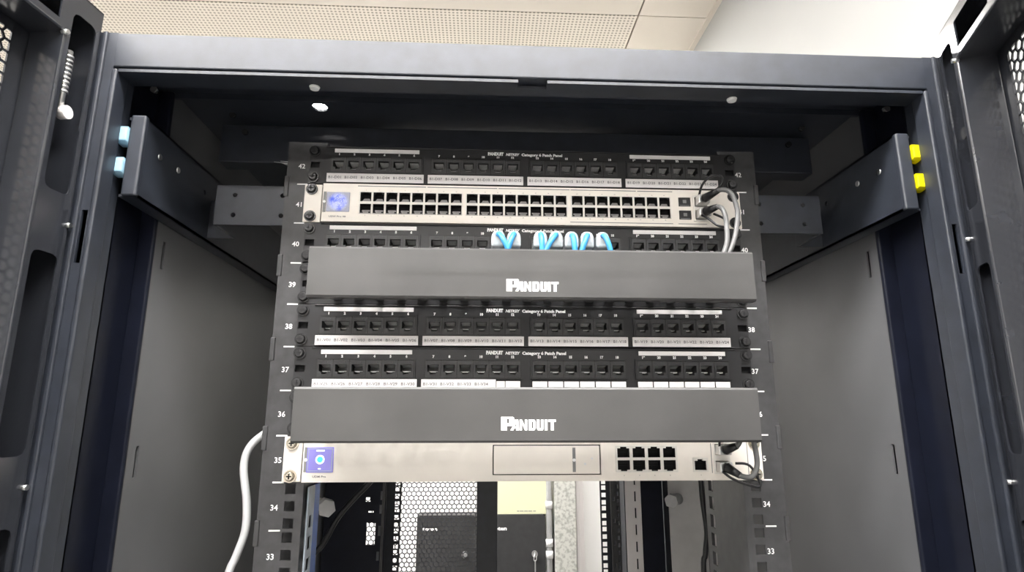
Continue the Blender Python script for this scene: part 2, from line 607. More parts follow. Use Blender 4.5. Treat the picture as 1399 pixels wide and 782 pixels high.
# small white discs set under the lip
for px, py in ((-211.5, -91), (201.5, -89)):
    sub(G().cyl((px, py, 1986.6), (px, py, 1984.2), 5.2, 4.2, n=16).build('lip_disc', 'white', cab), 'small white disc under the header')
# roof with cable holes that let the ceiling shine through
G().plate(-414, 414, -84, 890, 2020, 2.5, rounds=[(-227.5, -40, 8.5), (-235, 9.5, 9), (225.2, -37.4, 8.5)], axis='z').build('roof_panel', 'paint', cab)
G().box(-384, 384, -16, -12, 2013, 2020).build('roof_fold', 'paint', cab)
G().box(-360, 360, 48, 72, 1968, 2016, bev=1.5).build('roof_crossbar', 'paint', cab)
G().box(-384, 384, 860, 890, 1975, 2020, bev=1.5).build('roof_crossbar', 'paint', cab)
G().box(-400, 400, -100, 890, 20, 60, bev=2).build('base_frame', 'paint', cab)
for s in (-1, 1):
    # front post: face with slots, inner cheek with slots
    def X(a): return s * a
    g = G()
    g.plate(min(X(390), X(416)), max(X(390), X(416)), 60, 2026, -110, 2.5, holes=[(min(X(392), X(397)), max(X(392), X(397)), z - 24, z + 24) for z in (1827, 1400, 970, 540)], axis='y')
    g.box(X(386), X(391), -111, -92, 60, 1989, bev=1.8, seg=3)
    g.box(X(398.5), X(402.5), -112.5, -109, 60, 2026, bev=1.2)
    g.box(X(389), X(391), -104, -100, 60, 2020)
    pst = g.build('post', 'paint', cab)
    g = G()
    g.plate(-103, -76, 60, 2021, X(389), s * 2, holes=[(-101, -96, z - 15, z + 15) for z in (1841, 1631, 1421, 1211)], axis='x')
    g.build('post_cheek', 'paint', pst)
    g = G().box(X(389), X(400), -78, -75, 60, 2020).box(X(399), X(401), -84, -16, 60, 2020)
    g.build('post_recess', 'paintshade', pst)
    g = G()
    g.plate(-16, 760, 60, 2020, X(385), s * 2, holes=[(1, 6, z - 15, z + 15) for z in (1841, 1631, 1421, 1211)], axis='x')
    sp = g.build('side_panel', 'side', cab)
    G().box(X(383.5), X(400), -20, -14, 60, 2019, bev=2, seg=3).build('panel_lip', 'paintshade', sp)
    G().box(X(360), X(400), 760, 890, 60, 2020, bev=2).build('rear_post', 'paint', cab)
    G().box(X(413), X(416), -107.5, 890, 60, 2026).build('outer_panel', 'paint', cab)
    # side beam with front flange
    g = G()
    g.plate(-86, 700, 1873, 1953, X(367), s * 2.5, rounds=[(-58, 1925, 3.2), (-22, 1926.5, 3.2), (40, 1926, 3.2)], axis='x')
    g.box(X(366), X(380), -90, -84, 1872.5, 1953.5, bev=2, seg=3)
    g.box(X(367), X(384), -85, 700, 1873, 1875.5)
    g.box(X(367), X(384), -85, 700, 1950.5, 1953)
    bm = g.build('side_beam', 'paint', cab)
    # bolts in side beam
    for yy, zz in ((-58, 1925), (-22, 1926.5)):
        G().cyl((X(366), yy, zz), (X(369), yy, zz), 3.1, n=10).build('bolt', 'steel', bm)
    # coloured cage clips on the post
    clipm = 'blueclip' if s < 0 else 'yellowclip'
    for zz in (1932, 1901):
        g = G().prism([(-93, zz - 6), (-93, zz + 6), (-86, zz + 8), (-80, zz + 8), (-80, zz - 8), (-86, zz - 8)], X(380), X(390.5), 'x', bev=1)
        g.box(X(381), X(389), -90, -84, zz + 7, zz + 9)
        o = g.build('cage_clip', clipm, cab)
        sub(o, 'pale blue plastic clip' if s < 0 else 'bright yellow plastic clip')
    # bracket from rail to beam
    g = G().plate(min(X(258), X(338)), max(X(258), X(338)), 1877, 1922, 6, 3, rounds=[(X(267), 1911, 2.6), (X(318), 1911, 2.6), (X(267), 1888, 2.6), (X(318), 1888, 2.6)], axis='y')
    g.box(X(335), X(338), 9, 60, 1877, 1922, bev=.8)
    g.box(X(338), X(367), 57, 60, 1877, 1922)
    g.build('bracket', 'paint', cab)
    # small screws at the roof corners
    for px, py, pz in ((368, -78, 1985), (340, 30, 2018), (330, 45, 2004)):
        G().cyl((X(px), py, pz), (X(px), py - 4, pz), 3.4, n=10).build('roof_bolt', 'screw', cab)
    # ---------------- front mounting rail
    g = G()
    holes = []
    for n in range(1, 43):
        for dz in (6.35, 22.225, 38.1):
            z = zb(n) + dz
            a = sorted((X(232.5 - 4.9), X(232.5 + 4.9)))
            holes.append((a[0], a[1], z - 4.75, z + 4.75))
    # notches on the outer edge
    for k in range(21):
        z = 120 + k * 88.9 + 22
        a = sorted((X(259), X(263)))
        holes.append((a[0] - (2 if s < 0 else 0), a[1] + (2 if s > 0 else 0), z - 12, z + 12))
    a = sorted((X(220), X(262.5)))
    holes = [(max(h[0], a[0] - .01), min(h[1], a[1] + .01), h[2], h[3]) for h in holes]
    g.plate(a[0], a[1], 90, 1972, 0, 2, holes=holes, axis='y')
    r = g.build('mounting_rail', 'rail', cab)
    fe = 112 if s > 0 else 52
    g = G().plate(2, fe, 90, 1972, X(220), s * 2, holes=[(84, 98, 110 + k * 20, 124 + k * 20) for k in range(93)] if s > 0 else [], axis='x')
    g.box(X(220), X(228 if s > 0 else 261), fe - 2, fe, 90, 1972)  # left return widened into an added plate that keeps the holes dark
    g.build('rail_flange', 'rail', r)
    # raised edge tabs
    for k in range(21):
        z = 120 + k * 88.9 + 22
        G().box(X(259.5), X(264.5), -.6, 7, z - 12, z + 12, bev=1).build('edge_tab', 'rail', r)
    g = G()
    for n in range(30, 43):
        letters(g, str(n), X(246) + (-.8 if s < 0 else -3.5), -.25, zb(n) + 21.2, h=5.5, bold=.015)
        xa, xb = (X(250.4), X(239.5)) if s < 0 else (239.5, 250.4)
        if n < 42:
            zt = zb(n) + U
            g.quad((xa, -.25, zt - .7), (xb, -.25, zt - .7), (xb, -.25, zt + .7), (xa, -.25, zt + .7))
    sub(g.build('printed_scale', 'white', r, recalc=False), 'white printed unit numbers and tick lines')
    # ---------------- rear mounting rail
    g = G()
    holes = []
    for n in range(1, 43):
        for dz in (6.35, 22.225, 38.1):
            z = zb(n) + dz
            a = sorted((X(232.5 - 4.9), X(232.5 + 4.9)))
            holes.append((a[0], a[1], z - 4.75, z + 4.75))
    a = sorted((X(224), X(262)))
    g.plate(a[0], a[1], 90, 1972, 790, 2, holes=holes, axis='y')
    g.box(X(260), X(262), 690, 790, 90, 1972)
    rr = g.build('mounting_rail', 'paint', cab)
# blue strip and pale lip on the inner side of the left front rail
g = G().plate(8, 30, 700, 1606, -218, 1.5, holes=[(14, 26, 706 + k * 20, 718 + k * 20) for k in range(44)], axis='x')
sub(g.build('ladder_lip', 'palelip', cab), 'pale grey perforated lip')
sub(G().box(-219, -217, 31, 52, 700, 1606, bev=.6).build('cable_strap', 'bluestrip', cab), 'blue vertical strap')
# hex standoff bolts
for x, y, z, d in ((-262, 262, 1553, 1), (300, 500, 1527, -1)):
    G().cyl((x, y, z), (x + d * 8, y - 22, z), 12, n=6).cyl((x, y, z), (x - d * 16, y + 12, z), 10, n=16).build('hex_bolt', 'ltgrey', cab)
# added plate behind the right hex bolt; pale grey imitates the lit side panel
G().box(300, 385, 518, 522, 700, 1960).build('lit_side_plate', 'litside', cab)
# slotted cable tie strips and dark plates in the depth of the cabinet
g = G().plate(238, 269, 700, 1960, 600, 2, holes=[(256, 259, 705 + k * 31, 724 + k * 31) for k in range(40)], axis='y')
g.build('cable_tie_strip', 'jamb', cab)
g = G().plate(217, 236, 700, 1960, 640, 2, holes=[(229, 233, 705 + k * 14, 713 + k * 14) for k in range(89)] + [(221, 225, 709 + k * 42, 717 + k * 42) for k in range(29)], axis='y')
g.build('cable_tie_strip', 'plastic2', cab)
g = G().plate(-345, -229, 700, 1960, 600, 2, holes=[(-264, -247, 1436, 1476), (-240, -236, 1517, 1533), (-241, -236.5, 1492, 1508), (-242, -237, 1452, 1470), (-243, -238, 1408, 1424), (-268, -259, 1514, 1522), (-262, -252, 1494, 1497)], axis='y')
g.build('dark_plate', 'paintshade', cab)
G().box(-236, -231, 596, 604, 700, 1960).build('dark_plate', 'ltgrey' if False else 'plastic2', cab)
G().box(237, 313, 604, 607, 700, 1960).build('dark_plate', 'paintshade', cab)  # added black sheet in place of shade behind the tie strip
# ---------------- rear door leaf with hexagonal mesh
rd = G().box(-56, -6, 880, 900, 80, 2000, bev=2).box(-396, -56, 880, 900, 1975, 2000, bev=2).box(-396, -56, 880, 900, 80, 1000, bev=2).box(-398, -366, 880, 900, 80, 2000, bev=2).build('rear_door', 'paint', cab)
o = place('door_mesh', hex_mesh('door_mesh', -372, -52, 995, 1980, 11.4, 2.2, 1.2, 'paint', False, lambda a, d, c: (a, 888 + d, c)), rd)
o['kind'] = 'stuff'

# ---------------- front mesh doors (open)
def front_door(s, ang, lab):
    a = math.radians(ang)
    d = (-s * math.cos(a), -math.sin(a))            # along door width, from hinge
    n = (s * math.sin(a), -math.cos(a))             # toward the outer skin
    H = (s * 404.0, -113.0)
    def fn(p):
        sx, t, z = p
        return (H[0] + d[0] * sx + n[0] * t, H[1] + d[1] * sx + n[1] * t, z)
    mt = Matrix(((d[0], n[0], 0, H[0]), (d[1], n[1], 0, H[1]), (0, 0, 1, 0), (0, 0, 0, 1)))
    T, W, TOP = 32.0, 392.0, 2043.0
    g = G()
    # inner stile with long round-ended slots, outer skin, hinge wall, return wall
    sl = [(5, 31, 2023 - 163 - 216 * k, 2023 - 216 * k) for k in range(9)]
    g.plate(0, 37, 60, TOP, 0, 1.6, holes=sl, axis='y')
    g.box(34, 38, -.6, T, 60, 2001, bev=1.8, seg=3)
    g.box(-1, .8, 1.6, T, 60, TOP)
    g.box(-3, 52, T, T + 1.6, 60, TOP + 6)
    for (a0, a1, z0, z1) in sl:
        for zz, sg in ((z0, 1), (z1, -1)):
            for ea, sa in ((a0, 1), (a1, -1)):
                g.prism([(ea, zz), (ea + sa * 6, zz), (ea + sa * 1.8, zz + sg * 1.8), (ea, zz + sg * 6)], 0, 1.6, 'y')
    # free-edge stile
    g.plate(W - 37, W, 60, TOP, 0, 1.6, holes=[(W - 31, W - 5, q[2], q[3]) for q in sl], axis='y')
    g.box(W - 38, W - 36, 0, T, 60, 2001)
    g.box(W - 52, W, T, T + 1.6, 60, TOP + 6)
    g.box(W - 1, W, 0, T, 60, TOP)
    # top rail with windows
    g.plate(37, W - 37, 2000, TOP, 0, 1.6, holes=[(44 + 76 * k, 108 + 76 * k, 2007, 2033) for k in range(4)], axis='y')
    g.box(37, W - 37, -.6, T, 1998, 2002, bev=1.8, seg=3)
    g.box(44, W - 44, T, T + 1.6, 1990, TOP + 6)
    g.box(0, W, 0, T, TOP - 1.5, TOP)
    # lower blank panel
    g.box(37, W - 37, 0, T + 1, 60, 900, bev=1)
    g.xform(mt)
    o = g.build('mesh_door', 'doorpaint', cab)
    sub(o, lab)
    me = hex_mesh('door_mesh', 50, W - 46, 900, 1990, 10.0, 1.9, 1.2, 'doorpaint', True, lambda q, w, c: fn((q, T + w, c)))
    q = place('door_mesh', me, o)
    q['kind'] = 'stuff'
    # press-in studs along the stile
    for ss, zz in ((1.5, 1835), (1.5, 1620), (37, 1998)):
        g = G().cyl((ss, 2, zz), (ss, -3.5, zz), 2.2, n=10)
        g.xform(mt)
        g.build('stud', 'steel', o)
    # hinge bolt with threaded sleeve inside the topmost slot
    g = G()
    for k in range(9): g.cyl((19, 10, 1951 + k * 4.2), (19, 10, 1953.4 + k * 4.2), 4.6, n=12)
    g.cyl((19, 10, 1935), (19, 10, 1992), 3.2, n=10)
    g.xform(mt)
    hb = g.build('hinge_bolt', 'steel', o)
    g = G().cyl((16, 4, 1934), (16, 12, 1934), 6, n=14)
    g.xform(mt)
    g.build('hinge_knob', 'jamb' if s < 0 else 'screw', hb)
    return o
front_door(-1, 97, 'open black mesh door on the left')
front_door(1, 69, 'open black mesh door on the right')


# ================================================================== shared small meshes
def screw_mesh(m, washer):
    g = G()
    g.cyl((0, 0, 0), (0, -1.6, 0), 6.2, n=18)
    g.cyl((0, -1.6, 0), (0, -4.6, 0), 5.0, 3.6, n=18)
    g.mi = 1
    g.box(-2.6, 2.6, -4.9, -4.3, -.6, .6)
    g.box(-.6, .6, -4.9, -4.3, -2.6, 2.6)
    return g.mesh('screw', [m, 'hole'])
SCREW_B = screw_mesh('screw', True)
SCREW_N = screw_mesh('nickel', True)


def jack_mesh():
    """keystone jack: recessed modular socket, latch notch below, contacts under the top"""
    g = G()
    holes = [(-5.8, 5.8, -3.2, 4.2), (-3.1, 3.1, -5.8, -3.2)]
    g.plate(-7.4, 7.4, -8.4, 8.4, -6.5, 3.5, holes=holes, axis='y')
    g.box(-6.6, -5.8, -3, 9, -6, 5).box(5.8, 6.6, -3, 9, -6, 5)
    g.box(-6.6, 6.6, -3, 9, 4.2, 5).box(-6.6, 6.6, 8, 9, -6.5, 5)
    g.box(-6.6, 6.6, -3, 9, -6.6, -5.9)
    g.box(-6.6, -3.1, -3, 9, -5.9, -3.2).box(3.1, 6.6, -3, 9, -5.9, -3.2)
    g.box(-3, 3, -7, -6.5, 6, 7)
    g.mi = 1
    g.prism([(-2.6, 4.1), (7.8, 4.1), (7.8, 1.9)], -4.6, 4.6, 'x')
    g.box(-4.2, 4.2, 2, 6, -3.2, -1.9)  # added pale ledge imitating light on the socket floor
    return g.mesh('jack', ['plastic2', 'contactlit'])
JACK = jack_mesh()
# the prism above lies in (y,z) swept along x
PX = [-206.1 + 16.37 * i for i in range(6)]
BLK = [PX, [x + 109.4 for x in PX], [x + 219.0 for x in PX], [x + 328.7 for x in PX]]


def patch_panel(n, label, strips):
    z0 = zb(n)
    t = thing('patch_panel', label, 'patch panel', (0, 0, z0), 'black 24 port patch panels in the rack')
    holes = []
    for b in BLK:
        holes.append((b[0] - 8.5, b[5] + 8.5, 12.8, 31.8))
    ears = []
    for s in (-1, 1):
        for zz in (6.35, 38.1):
            pass
        holes.append(tuple(sorted((s * 226.5, s * 236.5))) + (18.5, 25.5))
    G().plate(-237.6, 237.6, .5, 43.9, -3, 3, holes=holes, axis='y').build('face_plate', 'panel', t)
    G().box(-214, 214, 13, 70, .8, 43.6).build('panel_gap_block', 'plastic', t)  # unseen box added to stop light leaking through the panel gaps
    for s in (-1, 1):
        G().box(min(s * 226, s * 239), max(s * 226, s * 239), 2.2, 9, 17, 27).build('hole_backing', 'hole', t)  # added black block keeps the ear hole dark
    # folded top and bottom edge
    g = G().box(-221, 221, -4.5, 0, 42.6, 43.9, bev=.5).box(-221, 221, -4.5, 0, .5, 1.4, bev=.4)
    g.build('folded_edge', 'panel', t)
    for bi, b in enumerate(BLK):
        c = (b[0] + b[5]) / 2
        g = G().plate(b[0] - 9.6, b[5] + 9.6, 12, 32.6, -5.5, 2.6, holes=[(x - 7.5, x + 7.5, 13.6, 30.8) for x in b], axis='y')
        g.box(b[0] - 8.4, b[5] + 8.4, 10, 12, 12.9, 31.6)
        blk = g.build('jack_block', 'plastic', t)
        for x in b:
            place('jack', JACK, blk, (x, .6, 22))
        g = G()
        for i, x in enumerate(b): letters(g, str(bi * 6 + i + 1), x, -3.3, 34.8, h=2.6, bold=.07)
        g.build('port_numbers', 'white', t, recalc=False)
        # labels below the jacks
        st = strips[bi]
        xl = b[0] - 11.6
        if st == 'blank':
            for x in b:
                G().box(x - 7.6, x + 7.6, -6.4, -5, 3.6, 9.4, bev=.3).build('blank_label', 'label', t)
        else:
            k = len(st)
            full = xl + 105.0
            x1 = full if k == 6 else xl + 17.5 * k + 6
            ls = G().box(xl, x1, -6.4, -5, 1.3, 11.3, bev=.3).build('label_strip', 'label', t)
            g = G()
            for i, s_ in enumerate(st): letters(g, s_, xl + 8.9 + i * 17.45, -6.6, 6.6, h=3.0, w=13.6, bold=.012)
            g.build('printed_text', 'ink', ls, recalc=False)
            if k < 6:
                for x in b[5:]:
                    G().box(x - 7.6, x + 7.6, -6.4, -5, 2.6, 9.6, bev=.3).build('blank_label', 'label', t)
                G().box(x1 + .6, b[5] - 8.2, -6.4, -5, 2.6, 9.6, bev=.3).build('blank_label', 'label', t)
    for b in (BLK[0], BLK[3]):
        G().box(b[0] - 5.2, b[5] + 5.6, -3.9, -3, 36.7, 41.2, bev=.3).build('marker_strip', 'label', t)
    g = G()
    letters(g, 'PANDUIT', -42.5, -3.3, 39.1, h=3.6, w=17.5, align='l', bold=.07)
    letters(g, 'NETKEY', -22.5, -3.3, 38.7, h=2.9, w=15.5, align='l', bold=.05, shear=.25)
    letters(g, 'Category 6 Patch Panel', -5, -3.3, 38.7, h=3.1, w=46, align='l', bold=.055)
    g.build('printed_name', 'white', t, recalc=False)
    for s in (-1, 1):
        for zz in (7.2, 37.6):
            place('screw', SCREW_B, t, (s * 232.6, -3, zz))
    return t
D = lambda a, b, c: ['B1-%s%02d' % (c, i) for i in range(a, b + 1)]
patch_panel(42, 'topmost black patch panel with labels B1-D01 to B1-D24', [D(1, 6, 'D'), D(7, 12, 'D'), D(13, 18, 'D'), D(19, 24, 'D')])
patch_panel(40, 'black patch panel with blue cords plugged in, half hidden by upper cover', [D(25, 30, 'D'), D(31, 36, 'D'), D(37, 42, 'D'), D(43, 48, 'D')])
patch_panel(38, 'black patch panel with labels B1-V01 to B1-V24, below the upper cover', [D(1, 6, 'V'), D(7, 12, 'V'), D(13, 18, 'V'), D(19, 24, 'V')])
patch_panel(37, 'lowest black patch panel, its right half with blank white labels', [D(25, 30, 'V'), D(31, 34, 'V'), 'blank', 'blank'])


# ================================================================== ports of the cream devices
def port_mesh(up):
    """modular port in a metal cage: dark recess with a pale stepped tongue, notch up or down"""
    k = 1 if up else -1
    g = G()
    zz = lambda v: v * k
    # cavity
    g.box(-6, 6, 8, 9, -5.6, 5.6).box(-6.4, -5.8, 0, 9, -5.6, 5.6).box(5.8, 6.4, 0, 9, -5.6, 5.6)
    g.box(-6.4, 6.4, 0, 9, -5.8, -5.2).box(-6.4, 6.4, 0, 9, 5.2, 5.8)
    g.box(-6, -3.2, .3, 1.2, zz(3.4), zz(5.4)).box(3.2, 6, .3, 1.2, zz(3.4), zz(5.4))
    g.mi = 1
    if up:
        g.prism([(-5.2, -5.1), (5.4, -5.1), (3.4, -1.0), (-2.2, -1.0)], 3.2, 3.8, 'y')
    else:
        g.prism([(-4.0, -.6), (4.6, -.6), (4.6, -2.2), (2.6, -5), (-2.0, -5), (-4.0, -2.2)], 3.2, 3.8, 'y')
    return g.mesh('port', ['hole', 'tongue'])
PORT_U, PORT_D = port_mesh(True), port_mesh(False)


def ears(t, m, scr, x_in, zs, h0, h1):
    for s in (-1, 1):
        a = sorted((s * x_in, s * 241.3))
        e = G().box(a[0], a[1], -2.2, 0, h0, h1, bev=.8).build('ear', m, t)
        for z in zs:
            place('screw', scr, e, (s * 233.2, -2.2, z))


# ---------------- 48 port switch, unit 41
z0 = zb(41)
sw = thing('network_switch', 'cream 48 port network switch with blue dotted screen below top panel', 'network switch', (0, 0, z0))
xg = [-174.1, -59.3, 56.1]
holes = []
for x in xg:
    holes.append((x - 7.2, x + 7 * 13.93 + 7.2, 10.0, 34.6))
sfx = (176.3, 194.5)
for x in sfx:
    for z in (29.6, 14.4): holes.append((x - 6.9, x + 6.9, z - 5.4, z + 5.4))
G().plate(-220.4, 221.5, .6, 43.7, -6, 4, holes=holes, axis='y').build('face_plate', 'cream', sw)
G().box(-219, 219, 4, 300, 1.2, 43.2).build('chassis', 'cream', sw)
ears(sw, 'cream', SCREW_B, 222.3, (7.2, 38), .6, 43.7)
for x in xg:
    hs = []
    for i in range(8):
        for z in (28.9, 15.6): hs.append((x + i * 13.93 - 5.9, x + i * 13.93 + 5.9, z - 5.25, z + 5.25))
    fr = G().plate(x - 7.1, x + 7 * 13.93 + 7.1, 10.1, 34.5, -6.6, 4, holes=hs, axis='y').build('port_frame', 'cream2', sw)
    for i in range(8):
        place('port', PORT_U, fr, (x + i * 13.93, -6.2, 28.9))
        place('port', PORT_D, fr, (x + i * 13.93, -6.2, 15.6))
g = G()
for a, b in ((-183.3, -109.8), (-108.2, -32), (-30.6, 48), (49, 122), (123.6, 163)):
    g.box(a, b, -6.25, -5.9, 40.9, 41.7)
for a, b in ((48, 162), (168, 200)): g.box(a, b, -6.25, -5.9, 3.6, 4.3)
g.build('printed_line', 'greystrip', sw)
g = G()
k = 0
for x in xg:
    for i in range(8):
        k += 1
        letters(g, str(2 * k - 1), x + i * 13.93, -6.2, 36.6, h=1.2)
        letters(g, str(2 * k), x + i * 13.93, -6.2, 7.9, h=1.2)
letters(g, 'USW Pro 48', -203.5, -6.2, 6.2, h=1.9, w=18, bold=.02)
g.build('printed_text', 'ink', sw, recalc=False)
G().box(-219.4, -216.3, -6.6, -5.9, 11, 34).build('side_strip', 'greystrip', sw)
G().cyl((-218, -6.5, 22.6), (-218, -7.2, 22.6), 1.5, n=12).build('pin_hole', 'white', sw)
G().box(-12.3, 12.3, -.7, .6, -11, 11, bev=.5).build('screen', 'dots', sw, (-203.5, -6.2, 22.6))
sfp_g = G().box(-6.6, 6.6, -.4, 14, -5.1, 5.1, bev=.3)
sfp_g.mi = 1
sfp_g.box(-2, 2, -.8, -.3, -1.5, 2.2).box(-5.5, 5.5, -.7, -.3, -4.6, -3.9)
SFP = sfp_g.mesh('sfp_cage', ['plastic', 'greystrip'])
for z in (29.6, 14.4): place('sfp_cage', SFP, sw, (176.3, -5.6, z))
G().plate(185.5, 203.5, 7.2, 37, -6.8, 3, holes=[(187.2, 201.5, 24, 35), (187.2, 201.5, 9, 20)], axis='y').build('sfp_frame', 'cream2', sw)

# ---------------- gateway, unit 35
z0 = zb(35)
gw = thing('network_gateway', 'cream network gateway with lilac screen and drive bay under lower cover', 'network gateway', (0, 0, z0))
hs = [(88.6, 151.6, 8.4, 34.2), (167, 182.8, 8.4, 22.4), (-35.2, 73.6, 6.2, 35.4)]
for z in (30.5, 13.8): hs.append((190.5, 203.5, z - 5.3, z + 5.3))
G().plate(-221, 222.5, .4, 43.6, -6, 4, holes=hs, axis='y').build('face_plate', 'cream', gw)
G().box(-219, 219, 4, 300, .6, 43.2).build('chassis', 'cream', gw)
ears(gw, 'cream', SCREW_N, 223.2, (6, 37.2), .4, 43.7)
G().box(-34, 72.4, -6, -3, 7.2, 34.4, bev=.5).build('bay_door', 'cream', gw)
bd = G().box(-34.8, 73.2, -4, -2, 6.4, 35.2).build('bay_recess', 'hole', gw)
G().box(45, 48, -6.4, -5.9, 9, 32.5, bev=.2).build('bay_strip', 'greystrip', gw)
G().cyl((46.5, -6.3, 20.5), (46.5, -6.8, 20.5), 1.6, n=12).build('bay_light', 'white', gw)
G().cyl((57.5, -6, 16.8), (57.5, -6.4, 16.8), 1.2, n=10).cyl((64.6, -6, 22), (64.6, -6.4, 22), 1.0, n=10).build('bay_dot', 'lampframe', gw)
xp = [96.6 + 15.6 * i for i in range(4)]
g = G().plate(88.7, 151.5, 8.5, 34.1, -6.6, 4, holes=[(x - 6.2, x + 6.2, z - 5.25, z + 5.25) for x in xp for z in (28, 14.9)], axis='y')
for x in xp:
    g.box(x - 6.2, x - 3.2, -6.7, -6.3, 9.4, 11).box(x + 3.2, x + 6.2, -6.7, -6.3, 9.4, 11).box(x - 6.2, x - 3.2, -6.7, -6.3, 31.8, 33.3).box(x + 3.2, x + 6.2, -6.7, -6.3, 31.8, 33.3)
fr = g.build('port_frame', 'cream2', gw)
P2U = G().box(-6.2, 6.2, 8, 9, -5.6, 5.6).box(-6.4, -6, 0, 9, -5.4, 5.4).box(6, 6.4, 0, 9, -5.4, 5.4).box(-6.4, 6.4, 0, 9, 5.1, 5.5).box(-6.4, 6.4, 0, 9, -5.5, -5.1).box(-5, 5, 5, 6, -1, -.2).box(-5, 5, 4.6, 6, 1.4, 2.2)
P2U = P2U.mesh('port', 'hole')
for x in xp:
    for z in (28, 14.9): place('port', P2U, fr, (x, -6.2, z))
fr = G().plate(167.1, 182.7, 8.5, 22.3, -6.6, 4, holes=[(168.9, 180.9, 10.2, 19.4), (172, 177.8, 19.4, 21)], axis='y').build('port_frame', 'cream2', gw)
place('port', P2U, fr, (174.9, -5, 15.2))
g = G()
letters(g, 'UDM Pro', -204.2, -6.2, 5.8, h=2.0, w=13, bold=.02)
for i, x in enumerate(xp): letters(g, str(2 * i + 2), x, -6.2, 5.6, h=1.3)
letters(g, '9', 174.9, -6.2, 5.6, h=1.3)
g.build('printed_text', 'ink', gw, recalc=False)
G().box(-219.6, -216.2, -6.6, -5.9, 10, 33.6).build('side_strip', 'greystrip', gw)
G().cyl((-218, -6.5, 21.6), (-218, -7.2, 21.6), 1.6, n=12).build('pin_hole', 'white', gw)
scr = G().box(-13, 13, -.7, .6, -12, 12, bev=.6).build('screen', 'screenblue', gw, (-204.2, -6.2, 21.6))
G().plate(-11.8, 11.8, -10.8, 10.8, -.85, .12, holes=[(-11.1, 11.1, -10.1, 10.1)], axis='y').build('screen_border', 'palelip', scr)
G().cyl((0, -.7, .3), (0, -1, .3), 4.3, n=24).build('status_ring', 'glowwhite', scr)
G().cyl((0, -1, .3), (0, -1.2, .3), 2.9, n=24).build('status_light', 'cyan', scr)
g = G().box(-4, 4, -.9, -.6, 8, 9.4).box(-1.2, 1.2, -.9, -.6, -9, -7.9)
g.build('screen_print', 'glowwhite', scr)
G().box(186.3, 187, -6.2, -5.8, 7.5, 36.5).build('seam_line', 'greystrip', gw)
G().box(225.4, 226.2, -2.4, -2, 1, 43).build('seam_line', 'greystrip', gw)
G().plate(188.5, 205.5, 6.5, 38, -6.8, 2, holes=[(190.4, 203.6, 25, 36), (190.4, 203.6, 8.3, 19.3)], axis='y').build('sfp_frame', 'cream2', gw)


# ================================================================== cable managers
def block_logo(g, x, y, z):
    """heavy block capitals PANDUIT with a taller first letter; flat print"""
    k = .0552
    P = [
        [(190, 0), (290, 0), (290, 222), (190, 222)], [(290, 190), (385, 190), (410, 168), (410, 205), (390, 222), (290, 222)],
        [(325, 118), (410, 118), (410, 190), (325, 190)], [(290, 70), (385, 70), (410, 95), (410, 118), (290, 118)],
        [(343, 0), (398, 0), (458, 177), (418, 177), (395, 118), (385, 70)], [(440, 0), (492, 0), (478, 177), (440, 177)], [(400, 30), (450, 30), (450, 66), (410, 66)],
        [(500, 0), (540, 0), (540, 177), (500, 177)], [(588, 0), (628, 0), (628, 177), (588, 177)], [(540, 177), (540, 105), (588, 0), (588, 75)],
        [(650, 0), (702, 0), (702, 177), (650, 177)], [(702, 140), (728, 140), (772, 140), (748, 177), (702, 177)], [(728, 38), (772, 38), (772, 140), (728, 140)], [(702, 0), (748, 0), (772, 38), (702, 38)],
        [(788, 30), (834, 30), (834, 177), (788, 177)], [(858, 30), (904, 30), (904, 177), (858, 177)], [(805, 0), (887, 0), (904, 30), (904, 40), (788, 40), (788, 30)],
        [(920, 0), (968, 0), (968, 177), (920, 177)],
        [(982, 138), (1110, 138), (1110, 177), (982, 177)], [(1022, 0), (1074, 0), (1074, 138), (1022, 138)],
    ]
    for q in P:
        g._f([g.b.verts.new((x + (a - 190) * k, y, z + b * k)) for a, b in q])


def manager(n, x0, x1, c0, c1, y, label, lx):
    z0 = zb(n)
    t = thing('cable_manager', label, 'cable manager', (0, 0, z0), 'cable managers with long black covers')
    G().plate(-237.6, 237.6, .5, 43.9, -2, 2, holes=[tuple(sorted((s * 227, s * 236))) + (18.5, 25.5) for s in (-1, 1)], axis='y').build('base_plate', 'panel', t)
    # comb of fingers above and below the wire way
    fm = G().box(-4.5, 4.5, y + 6, -2, 0, 3.4, bev=.6).mesh('finger', 'plastic')
    for zz in (4, 36):
        for i in range(19): place('finger', fm, t, (-198 + i * 22, 0, zz))
    G().box(-214, 214, 1, 40, .8, 43.6).build('manager_gap_block', 'plastic', t)  # unseen filler box, added to block bright slits above and below
    cz0, cz1 = c0 - z0, c1 - z0
    g = G().prism([(y, cz0 + 2), (y + 1.5, cz0), (y + 12, cz0), (y + 12, cz0 + 2), (y + 3, cz0 + 2), (y + 3, cz1 - 2), (y + 12, cz1 - 2), (y + 12, cz1), (y + 1.5, cz1), (y, cz1 - 2)], x0, x1, 'x')
    c = g.build('cover', 'cover', t)
    # brand lettering, tall first letter
    g = G()
    zc = lx[1] - z0
    block_logo(g, lx[0], y - .3, zc - 4.7)
    g.build('printed_logo', 'white', c, recalc=False)
    for s in (-1, 1):
        for zz in (7.2, 37.6): place('screw', SCREW_B, t, (s * 233.4, -2, zz))
    return t
manager(39, -214.5, 223, 1785.6, 1835.8, -59, 'upper black cable manager cover with white lettering, below blue cords', (-23.8, 1797.5))
manager(36, -218.5, 216, 1650.8, 1701.2, -59, 'lower black cable manager cover with scuffs, above the cream gateway', (-28.5, 1666.6))


